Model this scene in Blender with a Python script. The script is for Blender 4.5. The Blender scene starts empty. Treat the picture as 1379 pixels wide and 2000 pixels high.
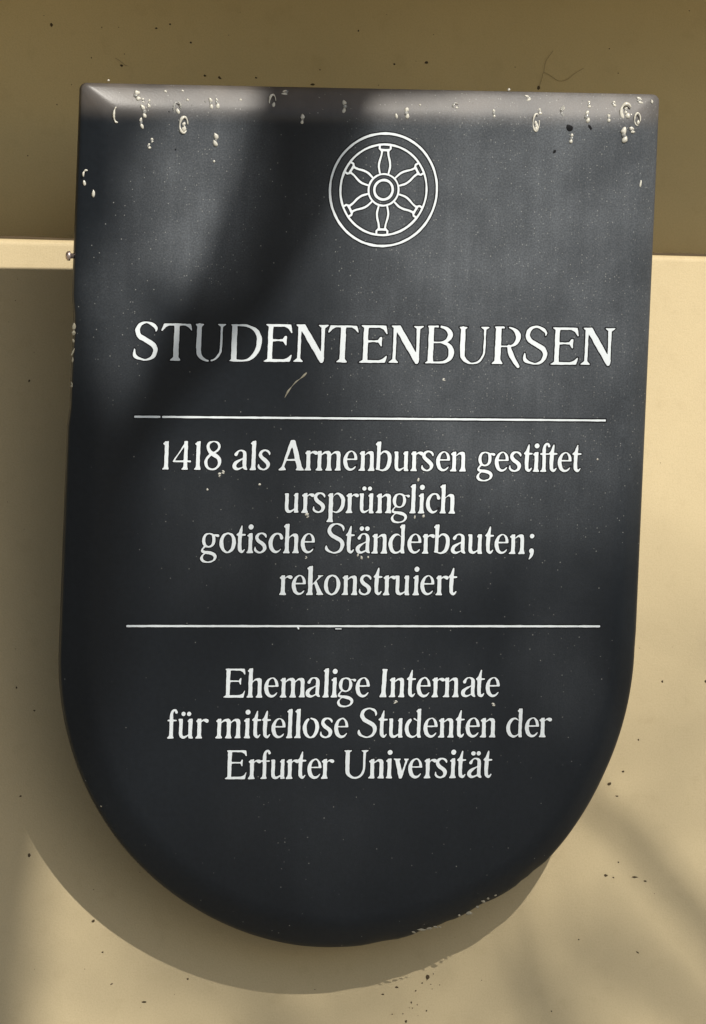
import bpy, math, random
import numpy as np
from mathutils import Vector, Matrix
from mathutils.geometry import tessellate_polygon

random.seed(7)
sc = bpy.context.scene

# ------------------------------------------------------------------ camera
CAM = Vector((-1.90634, -5.77777, 1.47178))
RIGHT = Vector((0.948297, -0.316711, -0.020659))
UP = Vector((-0.004451, -0.078357, 0.996915))
FWD = Vector((0.317353, 0.94528, 0.075715))
FPX = 17820.0
cd = bpy.data.cameras.new('camera')
cd.sensor_fit = 'VERTICAL'
cd.sensor_height = 24.0
cd.lens = 24.0 * FPX / 2000.0
cd.clip_start = 0.1
cd.clip_end = 500
cam = bpy.data.objects.new('camera', cd)
R = Matrix((RIGHT, UP, -FWD)).transposed()
cam.matrix_world = Matrix.Translation(CAM) @ R.to_4x4()
sc.collection.objects.link(cam)
sc.camera = cam

# ------------------------------------------------------------------ sky, sun, exposure
SUN = Vector((0.16574556, -0.79775037, 0.57976095)).normalized()
world = bpy.data.worlds.new('World')
sc.world = world
world.use_nodes = True
wn = world.node_tree
bg = wn.nodes['Background']
sky = wn.nodes.new('ShaderNodeTexSky')
sky.sky_type = 'NISHITA'
sky.sun_disc = False
sky.sun_elevation = math.asin(SUN.z)
sky.sun_rotation = math.atan2(SUN.x, SUN.y)
sky.altitude = 200
wn.links.new(sky.outputs[0], bg.inputs[0])
bg.inputs[1].default_value = 0.086
sl = bpy.data.lights.new('sun', 'SUN')
sl.energy = 5.0
sl.angle = math.radians(0.5)
sl.color = (1.0, 0.955, 0.87)
so = bpy.data.objects.new('sun', sl)
so.rotation_euler = SUN.to_track_quat('Z', 'Y').to_euler()
so.location = (1, -4, 6)
sc.collection.objects.link(so)
sc.view_settings.view_transform = 'Standard'
sc.view_settings.look = 'None'
sc.view_settings.exposure = 0.08
sc.view_settings.gamma = 1.0

# ------------------------------------------------------------------ frames
PHI = 0.19198622                       # the plaque leans forward at its top
PLAQUE = Matrix(((1, 0, 0), (0, -math.sin(PHI), -math.cos(PHI)), (0, math.cos(PHI), -math.sin(PHI)))).to_4x4()
PLAQUE.translation = Vector((0, -0.15933, 2.2))
PINV = PLAQUE.inverted()
HS = 0.36978                           # length of the straight sides
HW = 0.2                               # half width


def ray(px, py):
    return (FWD + ((px - 689.5) * RIGHT - (py - 1000) * UP) / FPX)


def on_plaque(px, py):
    """metres on the plaque face of a point measured in the photograph"""
    o = PINV @ CAM
    d = PINV.to_3x3() @ ray(px, py)
    p = o + d * (-o.z / d.z)
    return p.x, p.y


def on_wall(px, py, y=0.0):
    d = ray(px, py)
    return CAM + d * ((y - CAM.y) / d.y)


# ------------------------------------------------------------------ object helpers
def link(o, parent=None):
    sc.collection.objects.link(o)
    if parent:
        o.parent = parent
    return o


def empty(name, loc=None, mat=None, **props):
    o = bpy.data.objects.new(name, None)
    o.empty_display_size = 0.05
    if mat is not None:
        o.matrix_world = mat
    elif loc is not None:
        o.location = loc
    link(o)
    for k, v in props.items():
        o[k] = v
    return o


def mesh(name, verts, faces, mats, smooth=False, midx=None):
    me = bpy.data.meshes.new(name)
    me.from_pydata([tuple(v) for v in verts], [], faces)
    for m in (mats if isinstance(mats, (list, tuple)) else [mats]):
        me.materials.append(m)
    if midx:
        me.polygons.foreach_set('material_index', midx)
    if smooth:
        me.polygons.foreach_set('use_smooth', [True] * len(me.polygons))
    me.validate()
    me.update()
    return me


def obj(name, me, parent=None, **props):
    o = bpy.data.objects.new(name, me)
    link(o, parent)
    for k, v in props.items():
        o[k] = v
    return o


def box(x0, x1, y0, y1, z0, z1):
    v = [(x0, y0, z0), (x1, y0, z0), (x1, y1, z0), (x0, y1, z0), (x0, y0, z1), (x1, y0, z1), (x1, y1, z1), (x0, y1, z1)]
    f = [(0, 3, 2, 1), (4, 5, 6, 7), (0, 1, 5, 4), (1, 2, 6, 5), (2, 3, 7, 6), (3, 0, 4, 7)]
    return v, f


def catmull(P, n):
    P = [np.array(p, float) for p in P]
    if len(P) < 3:
        return [P[0] + (P[-1] - P[0]) * i / n for i in range(n + 1)]
    Q = [2 * P[0] - P[1]] + P + [2 * P[-1] - P[-2]]
    out = []
    for i in range(1, len(Q) - 2):
        a, b, c, d = Q[i - 1:i + 3]
        for k in range(n):
            t = k / n
            out.append(0.5 * (2 * b + (c - a) * t + (2 * a - 5 * b + 4 * c - d) * t * t + (3 * b - a - 3 * c + d) * t ** 3))
    out.append(P[-1])
    return out


def tube(path, seg=10, n=6):
    """path: (x,y,z,radius) control points"""
    pts = catmull(path, n)
    V, F = [], []
    for i, p in enumerate(pts):
        a = Vector(pts[min(i + 1, len(pts) - 1)][:3]) - Vector(pts[max(i - 1, 0)][:3])
        a.normalize()
        s = a.cross(Vector((0.3, 0.2, 1))).normalized()
        t = a.cross(s)
        for k in range(seg):
            w = 2 * math.pi * k / seg
            V.append(Vector(p[:3]) + (s * math.cos(w) + t * math.sin(w)) * float(p[3]))
    for i in range(len(pts) - 1):
        for k in range(seg):
            a, b = i * seg + k, i * seg + (k + 1) % seg
            F.append((a, b, b + seg, a + seg))
    F.append(tuple(range(seg))[::-1])
    F.append(tuple(range(len(V) - seg, len(V))))
    return V, F


# ------------------------------------------------------------------ materials
def new_mat(name):
    m = bpy.data.materials.new(name)
    m.use_nodes = True
    nt = m.node_tree
    return m, nt, nt.nodes['Principled BSDF']


def N(nt, t, **kw):
    n = nt.nodes.new(t)
    for k, v in kw.items():
        if k in ('operation', 'blend_type', 'data_type', 'noise_dimensions', 'feature', 'interpolation_type', 'clamp', 'use_clamp'):
            setattr(n, k, v)
        else:
            n.inputs[k].default_value = v
    return n


def M2(nt, op, a, b, clamp=False):
    n = nt.nodes.new('ShaderNodeMath')
    n.operation = op
    n.use_clamp = clamp
    for i, v in enumerate((a, b)):
        if isinstance(v, (int, float)):
            n.inputs[i].default_value = v
        elif v is not None:
            nt.links.new(v, n.inputs[i])
    return n.outputs[0]


def noise(nt, vec, scale, detail=3, rough=0.5):
    n = N(nt, 'ShaderNodeTexNoise', Scale=scale, Detail=detail, Roughness=rough)
    nt.links.new(vec, n.inputs['Vector'])
    return n.outputs['Fac']


def smoothstep(nt, val, lo, hi, a=0.0, b=1.0):
    n = nt.nodes.new('ShaderNodeMapRange')
    n.interpolation_type = 'SMOOTHSTEP'
    nt.links.new(val, n.inputs['Value'])
    for k, v in (('From Min', lo), ('From Max', hi), ('To Min', a), ('To Max', b)):
        n.inputs[k].default_value = v
    return n.outputs['Result']


def mix(nt, fac, a, b):
    n = nt.nodes.new('ShaderNodeMix')
    n.data_type = 'RGBA'
    for i, v in ((0, fac), (6, a), (7, b)):
        if isinstance(v, (int, float)):
            n.inputs[i].default_value = v
        elif isinstance(v, tuple):
            n.inputs[i].default_value = (*v, 1)
        else:
            nt.links.new(v, n.inputs[i])
    return n.outputs[2]


def painted_wall(name, col, vary):
    m, nt, b = new_mat(name)
    tc = nt.nodes.new('ShaderNodeTexCoord').outputs['Object']
    big = noise(nt, tc, 5.0, 4, 0.55)
    fine = noise(nt, tc, 900.0, 2, 0.6)
    mid = noise(nt, tc, 60.0, 3, 0.6)
    c1 = mix(nt, smoothstep(nt, big, 0.3, 0.7), tuple(c * (1 - vary) for c in col), tuple(c * (1 + vary * 0.5) for c in col))
    c2 = mix(nt, smoothstep(nt, fine, 0.35, 0.75, 0.0, 0.30), c1, (col[0] * 0.72, col[1] * 0.7, col[2] * 0.62))
    c3 = mix(nt, smoothstep(nt, mid, 0.52, 0.8, 0.0, 0.24), c2, (col[0] * 0.7, col[1] * 0.66, col[2] * 0.6))
    nt.links.new(c3, b.inputs['Base Color'])
    b.inputs['Roughness'].default_value = 0.62
    b.inputs['Specular IOR Level'].default_value = 0.3
    h = M2(nt, 'ADD', M2(nt, 'MULTIPLY', fine, 0.5), M2(nt, 'MULTIPLY', mid, 1.3))
    bp = N(nt, 'ShaderNodeBump', Strength=0.4, Distance=0.0006)
    nt.links.new(h, bp.inputs['Height'])
    nt.links.new(bp.outputs[0], b.inputs['Normal'])
    return m


M_wall = painted_wall('cream_wall_paint', (0.505, 0.408, 0.243), 0.05)
M_fascia = painted_wall('cream_fascia_paint', (0.57, 0.448, 0.222), 0.08)


def plain(name, col, rough=0.5, spec=0.5, **kw):
    m, nt, b = new_mat(name)
    tc = nt.nodes.new('ShaderNodeTexCoord').outputs['Object']
    f = noise(nt, tc, kw.pop('scale', 200.0), 3, 0.6)
    v = kw.pop('vary', 0.2)
    c = mix(nt, f, tuple(x * (1 - v) for x in col), tuple(min(1, x * (1 + v)) for x in col))
    nt.links.new(c, b.inputs['Base Color'])
    b.inputs['Roughness'].default_value = rough
    b.inputs['Specular IOR Level'].default_value = spec
    for k, x in kw.items():
        b.inputs[k].default_value = x
    return m


M_dirt_shade = plain('dark_dirt_shade', (0.075, 0.055, 0.032), 0.9, 0.1)
M_web = plain('cobweb_thread', (0.26, 0.20, 0.11), 0.8, 0.2)
M_bark = plain('bark', (0.09, 0.07, 0.05), 0.9, 0.1, scale=20)
M_ground = plain('paving', (0.26, 0.245, 0.21), 0.85, 0.3, scale=3.0)
M_metal = plain('dull_steel', (0.5, 0.4, 0.36), 0.35, 0.5, Metallic=0.9)
M_hole = plain('black_pit', (0.004, 0.004, 0.005), 0.6, 0.2)
M_crust = plain('pale_crust', (0.22, 0.20, 0.15), 0.8, 0.3, scale=500, vary=0.6)
M_resin = plain('clear_resin', (0.93, 0.91, 0.84), 0.09, 1.0, **{'Transmission Weight': 0.78, 'IOR': 1.45, 'vary': 0.15, 'scale': 900.0})
M_milky = plain('milky_resin', (0.70, 0.67, 0.58), 0.2, 0.9, **{'Transmission Weight': 0.25, 'IOR': 1.45, 'vary': 0.4, 'scale': 900.0})
M_moat = plain('lettering_edge', (0.006, 0.006, 0.008), 0.7, 0.2)


def lettering_mat(name, wear):
    m, nt, b = new_mat(name)
    tc = nt.nodes.new('ShaderNodeTexCoord').outputs['Object']
    mp = nt.nodes.new('ShaderNodeMapping')
    mp.inputs['Scale'].default_value = (0.16, 0.02, 0.1)
    nt.links.new(tc, mp.inputs['Vector'])
    streak = noise(nt, mp.outputs[0], 1.0, 3, 0.6)
    c = mix(nt, smoothstep(nt, streak, 0.4, 0.75, 0.0, wear), (0.70, 0.74, 0.76), (0.33, 0.36, 0.375))
    nt.links.new(c, b.inputs['Base Color'])
    b.inputs['Roughness'].default_value = 0.5
    return m


M_white = lettering_mat('white_lettering', 0.25)
M_worn = lettering_mat('worn_white_lettering', 0.95)


def plaque_mat():
    m, nt, b = new_mat('black_enamel')
    tc = nt.nodes.new('ShaderNodeTexCoord').outputs['Object']
    # soft-edged dust and painted sunlit sheen, thinned under the bough shadow, streaked by rain
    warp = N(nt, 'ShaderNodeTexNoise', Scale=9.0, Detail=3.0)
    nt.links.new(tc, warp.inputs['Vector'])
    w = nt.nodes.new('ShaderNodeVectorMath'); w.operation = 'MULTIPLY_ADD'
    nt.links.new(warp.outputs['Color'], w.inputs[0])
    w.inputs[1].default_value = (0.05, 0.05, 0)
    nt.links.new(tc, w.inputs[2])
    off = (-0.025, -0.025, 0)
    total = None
    for (cx, cy, rx, ry, a) in DUST_SHEEN:
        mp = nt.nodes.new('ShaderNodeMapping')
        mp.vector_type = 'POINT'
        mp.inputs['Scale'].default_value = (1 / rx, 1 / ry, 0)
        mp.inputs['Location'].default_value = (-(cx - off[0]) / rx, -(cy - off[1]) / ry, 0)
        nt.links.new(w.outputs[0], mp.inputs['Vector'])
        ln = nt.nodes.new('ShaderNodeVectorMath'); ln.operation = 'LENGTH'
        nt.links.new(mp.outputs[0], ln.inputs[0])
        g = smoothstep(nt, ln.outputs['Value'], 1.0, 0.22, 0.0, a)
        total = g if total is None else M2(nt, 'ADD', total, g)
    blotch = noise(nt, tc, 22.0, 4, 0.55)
    dust_sheen = M2(nt, 'MULTIPLY', total, smoothstep(nt, blotch, 0.25, 0.75, 0.72, 1.25))
    # fine speckle of dust grains, denser where the patches are
    grain = noise(nt, tc, 900.0, 1, 0.5)
    dust_sheen = M2(nt, 'MULTIPLY', dust_sheen, smoothstep(nt, grain, 0.3, 0.75, 0.8, 1.3))
    vor = N(nt, 'ShaderNodeTexVoronoi', Scale=640.0)
    nt.links.new(tc, vor.inputs['Vector'])
    sep = nt.nodes.new('ShaderNodeSeparateColor')
    nt.links.new(vor.outputs['Color'], sep.inputs[0])
    dot = smoothstep(nt, vor.outputs['Distance'], 0.34, 0.10)
    thr = M2(nt, 'GREATER_THAN', M2(nt, 'ADD', sep.outputs[0], M2(nt, 'MULTIPLY', total, 1.25)), 0.997)
    dots = M2(nt, 'MULTIPLY', M2(nt, 'MULTIPLY', dot, thr), smoothstep(nt, sep.outputs[1], 0.0, 1.0, 0.04, 0.40))
    base = mix(nt, noise(nt, tc, 300.0, 2), (0.0060, 0.0078, 0.0105), (0.0105, 0.0135, 0.0175))
    # warm sun glint of the top bevel, painted into the colour
    xyz = nt.nodes.new('ShaderNodeSeparateXYZ')
    nt.links.new(tc, xyz.inputs[0])
    rim = smoothstep(nt, xyz.outputs[1], -0.0260, -0.008, 0.0, 0.24)
    rim = M2(nt, 'MULTIPLY', rim, smoothstep(nt, blotch, 0.25, 0.75, 0.6, 1.1))
    st = nt.nodes.new('ShaderNodeMapping')
    st.inputs['Scale'].default_value = (160, 9, 1)
    nt.links.new(tc, st.inputs['Vector'])
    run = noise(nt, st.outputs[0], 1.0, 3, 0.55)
    dust_sheen = M2(nt, 'MULTIPLY', dust_sheen, smoothstep(nt, run, 0.35, 0.7, 0.95, 1.09))
    c = mix(nt, dust_sheen, base, (0.335, 0.36, 0.39))
    c = mix(nt, rim, c, (0.36, 0.30, 0.25))
    c = mix(nt, dots, c, (0.5, 0.5, 0.46))
    nt.links.new(c, b.inputs['Base Color'])
    rg = M2(nt, 'ADD', 0.35, M2(nt, 'MULTIPLY', dust_sheen, 0.5), True)
    nt.links.new(rg, b.inputs['Roughness'])
    b.inputs['Specular IOR Level'].default_value = 0.23
    bp = N(nt, 'ShaderNodeBump', Strength=0.12, Distance=0.0003)
    nt.links.new(M2(nt, 'ADD', grain, noise(nt, tc, 140.0, 3)), bp.inputs['Height'])
    nt.links.new(bp.outputs[0], b.inputs['Normal'])
    return m


# centre x, centre y, reach x, reach y, strength of each patch of dust and painted sheen, metres on the face
DUST_SHEEN = [(0.12, -0.10, 0.20, 0.25, 0.165), (0.13, -0.05, 0.15, 0.12, 0.03), (0.01, -0.12, 0.09, 0.13, 0.05), (-0.122, -0.066, 0.068, 0.090, 0.20),
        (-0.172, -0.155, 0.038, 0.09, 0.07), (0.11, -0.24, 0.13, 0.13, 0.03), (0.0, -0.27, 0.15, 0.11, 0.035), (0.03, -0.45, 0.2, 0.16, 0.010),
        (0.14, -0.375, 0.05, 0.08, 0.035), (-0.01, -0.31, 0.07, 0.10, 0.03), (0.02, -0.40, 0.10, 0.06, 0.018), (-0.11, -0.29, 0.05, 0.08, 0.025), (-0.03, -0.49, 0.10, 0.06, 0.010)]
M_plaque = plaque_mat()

# ------------------------------------------------------------------ wall, boards, eave, ground
wall = empty('house_wall', (0, 0, 0), label='cream painted wall of two boards with a straight horizontal joint behind the black plaque', category='wall')


def joint(x):
    return 2.1158 - (x + 0.2091) * (0.0052 / 0.4997)


def sloped_board(x0, x1, ybf, yb, zb0, zb1, zt0, zt1, r):
    """board whose top front arris is rounded by r"""
    prof = [(yb, 'b', 0), (ybf, 'b', 0)]
    n = 6
    V = []
    rows = []
    for k in range(n + 1):
        a = k / n * math.pi / 2
        rows.append((ybf + r * (1 - math.cos(a)), -r + r * math.sin(a)))
    cols = [(x0, zb0, zt0), (x1, zb1, zt1)]
    ring = []
    for x, zb, zt in cols:
        idx = []
        for (y, z) in [(yb, zb), (ybf, zb)]:
            idx.append(len(V)); V.append((x, y, z))
        for (y, dz) in rows:
            idx.append(len(V)); V.append((x, y, zt + dz))
        idx.append(len(V)); V.append((x, yb, zt))
        ring.append(idx)
    a, b = ring
    m = len(a)
    F = [(a[i], b[i], b[(i + 1) % m], a[(i + 1) % m]) for i in range(m)]
    F += [tuple(a)[::-1], tuple(b)]
    return V, F


V, F = sloped_board(-1.5, 1.8, 0.0, 0.06, 0.6, 0.6, joint(-1.5), joint(1.8), 0.0045)
obj('lower_board', mesh('lower_board', V, F, M_wall), wall)
V, F = box(-1.5, 1.8, 0.030, 0.10, 1.9, 2.45)
obj('upper_board', mesh('upper_board', V, F, M_fascia), wall)
V, F = box(-1.5, 1.8, -0.2880, 0.028, 2.334, 2.40)
obj('eave_board', mesh('eave_board', V, F, M_fascia), wall)
V, F = box(-1.5, 1.8, 0.0, 0.06, 0.0, 0.598)
obj('plinth', mesh('plinth', V, F, M_wall), wall)
V = [(-60, -60, 0), (60, -60, 0), (60, 60, 0), (-60, 60, 0)]
g = obj('ground', mesh('ground', V, [(0, 1, 2, 3)], M_ground), kind='structure')

shade_line = [(x, 0.0075 + 0.0012 * math.sin(x * 37), joint(x) + 0.0004 + 0.0003 * math.sin(x * 91), 0.0013 + 0.0004 * math.sin(x * 53)) for x in np.linspace(-1.4, 1.7, 60)]  # dark bead laid in to stand for the shade along the joint
V, F = tube(shade_line, 6, 2)
obj('joint_shade', mesh('joint_shade', V, F, M_dirt_shade, True), wall)


def specks(rows, y, mat, thick=0.0006):
    """small irregular lumps of dirt; rows of (px, py, width px, height px, angle)"""
    V, F = [], []
    for (px, py, w, h, ang) in rows:
        p = on_wall(px, py, y)
        s = 1 / 2900.0
        n = 7
        c = len(V)
        V.append((p.x, y - thick, p.z))
        for k in range(n):
            a = 2 * math.pi * k / n
            q = random.uniform(0.6, 1.15)
            dx, dz = math.cos(a) * w / 2 * s * q, math.sin(a) * h / 2 * s * q
            ca, sa = math.cos(ang), math.sin(ang)
            V.append((p.x + dx * ca - dz * sa, y - 0.0001, p.z + dx * sa + dz * ca))
        for k in range(n):
            F.append((c, c + 1 + k, c + 1 + (k + 1) % n))
    return V, F


up = [(101, 49, 7, 9, 0), (429, 152, 6, 10, .6), (332, 47, 5, 4, 0), (305, 55, 6, 4, 0), (373, 83, 5, 4, 0), (500, 152, 6, 5, 0), (833, 122, 9, 5, .1), (770, 125, 6, 5, 0),
      (237, 128, 7, 5, 0), (610, 165, 10, 5, 0), (1052, 172, 6, 12, -.3), (700, 60, 4, 4, 0), (1190, 95, 3, 3, 0), (400, 148, 6, 5, 0)]
for i in range(35):
    up.append((random.uniform(0, 1379), random.uniform(0, 455), random.uniform(1.5, 3.5), random.uniform(1.5, 3.5), 0))
V, F = specks(up, 0.030, M_dirt_shade)
obj('dirt_speck', mesh('dirt_speck', V, F, M_dirt_shade), wall, kind='stuff')
lo = [(57, 1671, 6, 9, 0), (182, 1799, 8, 8, 0), (367, 1912, 5, 4, 0), (282, 1957, 13, 5, .1), (218, 1922, 6, 3, .5), (1217, 1507, 7, 5, .2), (1190, 1531, 12, 6, .2),
      (1205, 1555, 8, 3, 0), (1293, 1331, 5, 6, 0), (1378, 1331, 5, 7, 0), (1183, 1710, 9, 7, 0), (1198, 1714, 5, 4, 0), (1240, 1713, 15, 5, -.1), (1260, 1721, 9, 4, 0), (1208, 1684, 4, 4, 0),
      (835, 1909, 11, 10, 0), (793, 1995, 6, 6, 0), (748, 1942, 7, 4, 0), (812, 1935, 4, 4, 0), (803, 1958, 4, 4, 0), (775, 1928, 8, 4, 0), (833, 1974, 4, 4, 0), (1245, 1860, 10, 3, -.5),
      (67, 1388, 5, 4, 0), (32, 1343, 4, 5, 0), (40, 1555, 6, 4, 0), (200, 1860, 5, 4, 0), (1077, 1975, 4, 4, 0), (1130, 1835, 4, 3, 0), (1247, 1445, 4, 4, 0), (57, 744, 5, 5, 0)]
for i in range(60):
    lo.append((random.uniform(0, 1379), random.uniform(540, 2000), random.uniform(1.0, 2.2), random.uniform(1.0, 2.2), 0))
for i in range(15):
    t = random.random()
    lo.append((random.gauss(790 + 45 * t, 14), 2000 - 95 * t + random.gauss(0, 8), random.uniform(1.5, 4), random.uniform(1.5, 4), 0))
V, F = specks(lo, 0.0, M_dirt_shade)
obj('dirt_speck', mesh('dirt_speck', V, F, M_dirt_shade), wall, kind='stuff')


def threads(paths, y, r=0.0003):
    V, F = [], []
    for P in paths:
        q = [on_wall(a, b, y - 0.001) for a, b in P]
        v, f = tube([(p.x, p.y, p.z, r) for p in q], 5, 4)
        o = len(V)
        V += v
        F += [tuple(i + o for i in t) for t in f]
    return V, F


V, F = threads([[(1052, 172), (1058, 155), (1062, 142), (1075, 148), (1092, 158), (1108, 155), (1122, 144), (1140, 133)],
                [(225, 113), (236, 120), (244, 127), (250, 129)], [(1062, 142), (1066, 120), (1080, 100)]], 0.030, 0.00013)
obj('cobweb', mesh('cobweb', V, F, M_web), wall, label='thin dark cobweb threads above the plaque')

# ------------------------------------------------------------------ the plaque
sign = empty('sign_plaque', mat=PLAQUE, label='black enamel plaque with round bottom, white wheel emblem and German lettering', category='sign')
# profile: inset from the outline, height against the face
PROFILE = [(0.0010, -0.0148), (0.0, -0.0138), (0.0, -0.0102), (0.0004, -0.0095), (0.0013, -0.0086), (0.0026, -0.0077), (0.0055, -0.0060), (0.0090, -0.0041),
           (0.0120, -0.0026), (0.0150, -0.0013), (0.0180, -0.0005), (0.0210, -0.00008), (0.0230, 0.0)]


def face_height(inset):
    xs = [p[0] for p in PROFILE[2:]]
    ys = [p[1] for p in PROFILE[2:]]
    return float(np.interp(inset, xs, ys))


def edge_inset(u, v):
    u, v = u - 0.0035, v + 0.001
    if v > -HS:
        return min(HW - abs(u), -v)
    return HW - math.hypot(u, v + HS)


ARC = [(-180, 0), (-160, .0004), (-140, .0004), (-120, -0.0002), (-98, 0), (-72, -0.0016), (-62, -0.0014), (-48, 0.0026), (-40, .0022), (-25, 0.0004), (0, -0.0004)]


def outline(inset):
    w = HW - inset
    r = 0.0046 + inset * 0.35
    P = []
    for k in range(25):                         # top edge, left to right
        P.append((-w + r + (2 * w - 2 * r) * k / 24, -inset))
    for k in range(1, 7):
        a = math.pi / 2 * (1 - k / 6)
        P.append((w - r + r * math.cos(a), -inset - r + r * math.sin(a)))
    for k in range(1, 30):
        P.append((w, -inset - r - (HS - inset - r) * k / 30))
    n = 120
    for k in range(n + 1):
        a = -math.pi * k / n
        rr = w + float(np.interp(math.degrees(a), [x[0] for x in ARC], [x[1] for x in ARC]))
        P.append((rr * math.cos(a), -HS + rr * math.sin(a)))
    for k in range(1, 30):
        P.append((-w, -HS + (HS - inset - r) * k / 30))
    for k in range(0, 6):
        a = math.pi - math.pi / 2 * k / 6
        P.append((-w + r + r * math.cos(a), -inset - r + r * math.sin(a)))
    return P


CHIPS = [(-0.2, -0.158, 0.012, 0.0022), (-0.2, -0.178, 0.02, 0.0016), (-0.2, -0.205, 0.014, 0.0018), (0.06, -0.562, 0.010, 0.0012), (0.075, -0.556, 0.007, 0.0009),
         (0.10, -0.543, 0.012, 0.0011), (0.128, -0.524, 0.008, 0.0010), (0.135, -0.518, 0.006, 0.0016), (0.03, -0.568, 0.012, 0.0008)]
V, F = [], []
rng = random.Random(3)
rough_edge = None
for ins, h in PROFILE:
    ol = outline(ins)
    if rough_edge is None:
        rough_edge = []
        for (u, v) in ol:
            q = 0.0
            for cu, cv, cr, cd in CHIPS:             # chipped left edge, crumbling lower right edge
                dd = math.hypot(u - cu, v - cv)
                if dd < cr:
                    q += cd * (1 - (dd / cr) ** 2) * rng.uniform(0.75, 1.1)
            rough_edge.append(q)
    for (u, v), q in zip(ol, rough_edge):
        if q and ins < 0.004:
            cx, cy = 0.0, max(v, -HS)
            dx, dy = u - cx, v - cy
            L = math.hypot(dx, dy) or 1
            u, v = u - dx / L * q, v - dy / L * q
        V.append((u, v, h))
n = len(ol)
for i in range(len(PROFILE) - 1):
    for k in range(n):
        a, b = i * n + k, i * n + (k + 1) % n
        F.append((a, a + n, b + n, b))
F = [f[::-1] for f in F]
sm = len(F)
tri = tessellate_polygon([[Vector((x, y, 0)) for x, y, _ in V[-n:]]])
off = len(V) - n
F += [tuple(off + i for i in t) for t in tri]
tri = tessellate_polygon([[Vector((x, y, 0)) for x, y, _ in V[:n]]])
F += [tuple(t) for t in tri]


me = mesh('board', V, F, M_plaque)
import bmesh
bm = bmesh.new(); bm.from_mesh(me)
bmesh.ops.recalc_face_normals(bm, faces=bm.faces)
for f in bm.faces:
    f.smooth = True
bm.to_mesh(me); bm.free()
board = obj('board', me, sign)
board.location = (0.0035, -0.001, 0)      # the lettering stands a little left of the middle

# standoff brackets holding it to the wall, and the screw that shows at its left edge
for (u, v, n0) in ((-0.12, -0.06, 0.105), (0.12, -0.06, 0.105), (0.0, -0.50, 0.022)):
    V, F = box(u - 0.02, u + 0.02, v - 0.012, v + 0.012, -0.0143 - n0, -0.0143)
    obj('bracket', mesh('bracket', V, F, M_metal), sign)
su, sv = on_plaque(142, 503)
V, F = [], []
for i, (x, r) in enumerate([(-0.0036, 0.0001), (-0.0034, 0.0016), (-0.0026, 0.0024), (-0.001, 0.0026), (-0.0008, 0.0014), (0.0035, 0.0013)]):
    for k in range(12):
        a = 2 * math.pi * k / 12
        V.append((-HW + 0.0018 + x, sv + r * math.cos(a) * 1.25, -0.0128 + r * math.sin(a)))
for i in range(5):
    for k in range(12):
        a, b = i * 12 + k, i * 12 + (k + 1) % 12
        F.append((a, b, b + 12, a + 12))
F.append(tuple(range(12)))
obj('screw', mesh('screw', V, F, M_metal, True), sign)

# ------------------------------------------------------------------ lettering
# Every letter is drawn here as brush strokes (x, y, width) and polygons, in drawing units, baseline at 0.
def K(*p):
    return ('k', p)


def P(*p):
    return ('p', p)


def CUT(*p):
    return ('c', p)


def stem(x0, x1, yt, f0, f1):
    return P((x0, yt), (x1, yt), (x1, 55), (x1 + 4, 34), (f1, 15), (f1, 0), (f0, 0), (f0, 15), (x0 - 4, 34), (x0, 55))


def flag(x0, x1, yt):
    return P((x1, yt), (x1 - 14, yt + 3), (x0 - 12, yt - 22), (x0 - 20, yt - 30), (x0 - 16, yt - 44), (x0 + 2, yt - 56), (x1, yt - 56))


def shoulder(x, x2, yt=248):
    """arch from a stem ending at x into a stem whose right side is x2"""
    return P((x - 6, yt - 45), (x + 22, yt - 16), (x + 45, yt - 3), (x2 - 32, yt), (x2 - 8, yt - 14), (x2, yt - 46), (x2, yt - 80), (x2 - 55, yt - 80), (x2 - 57, yt - 50), (x2 - 72, yt - 37),
             (x + 18, yt - 48), (x - 6, yt - 72))


a_ = [K((44, 190, 48), (70, 232, 28), (105, 243, 26), (138, 228, 42), (150, 190, 52), (150, 60, 52), (158, 30, 44), (178, 13, 24)),
      K((140, 150, 16), (95, 125, 28), (50, 95, 46), (30, 60, 54), (42, 27, 48), (75, 16, 34), (110, 28, 24), (142, 48, 18))]
u_ = [P((4, 247), (58, 247), (58, 60), (8, 60), (8, 214), (-2, 232)), K((33, 70, 50), (36, 45, 50), (50, 24, 44), (75, 17, 36), (105, 32, 24), (132, 52, 20)),
      P((121, 247), (175, 250), (175, 36), (186, 14), (186, 0), (123, 0)), P((175, 250), (160, 250), (112, 228), (104, 212), (123, 196), (175, 196))]
e_ = [K((158, 150, 44), (150, 192, 40), (127, 230, 30), (98, 243, 24), (55, 218, 38), (32, 165, 52), (29, 110, 56), (46, 52, 54), (85, 20, 40), (130, 28, 30), (170, 74, 12)),
      P((40, 130), (181, 130), (181, 150), (176, 156), (40, 156))]
t_ = [P((0, 216), (0, 234), (28, 262), (46, 318), (56, 345), (78, 348), (76, 300), (72, 240), (118, 240), (118, 213), (72, 211), (72, 190), (18, 190), (18, 211)),
      K((45, 200, 54), (45, 70, 54), (51, 36, 50), (72, 20, 40), (90, 27, 28), (106, 50, 18))]
o_ = [K((101, 246, 24), (55, 222, 40), (29, 165, 52), (28, 100, 54), (52, 40, 44), (100, 10, 26), (150, 40, 44), (175, 100, 54), (175, 165, 52), (150, 222, 40), (101, 246, 24))]
d_ = [K((152, 212, 20), (112, 238, 26), (66, 220, 44), (31, 160, 54), (29, 100, 56), (50, 42, 50), (90, 15, 36), (130, 22, 26), (155, 45, 20)),
      P((150, 362), (202, 362), (200, 60), (204, 30), (210, 12), (206, 0), (160, 0), (150, 20)), flag(152, 202, 364)]
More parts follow.
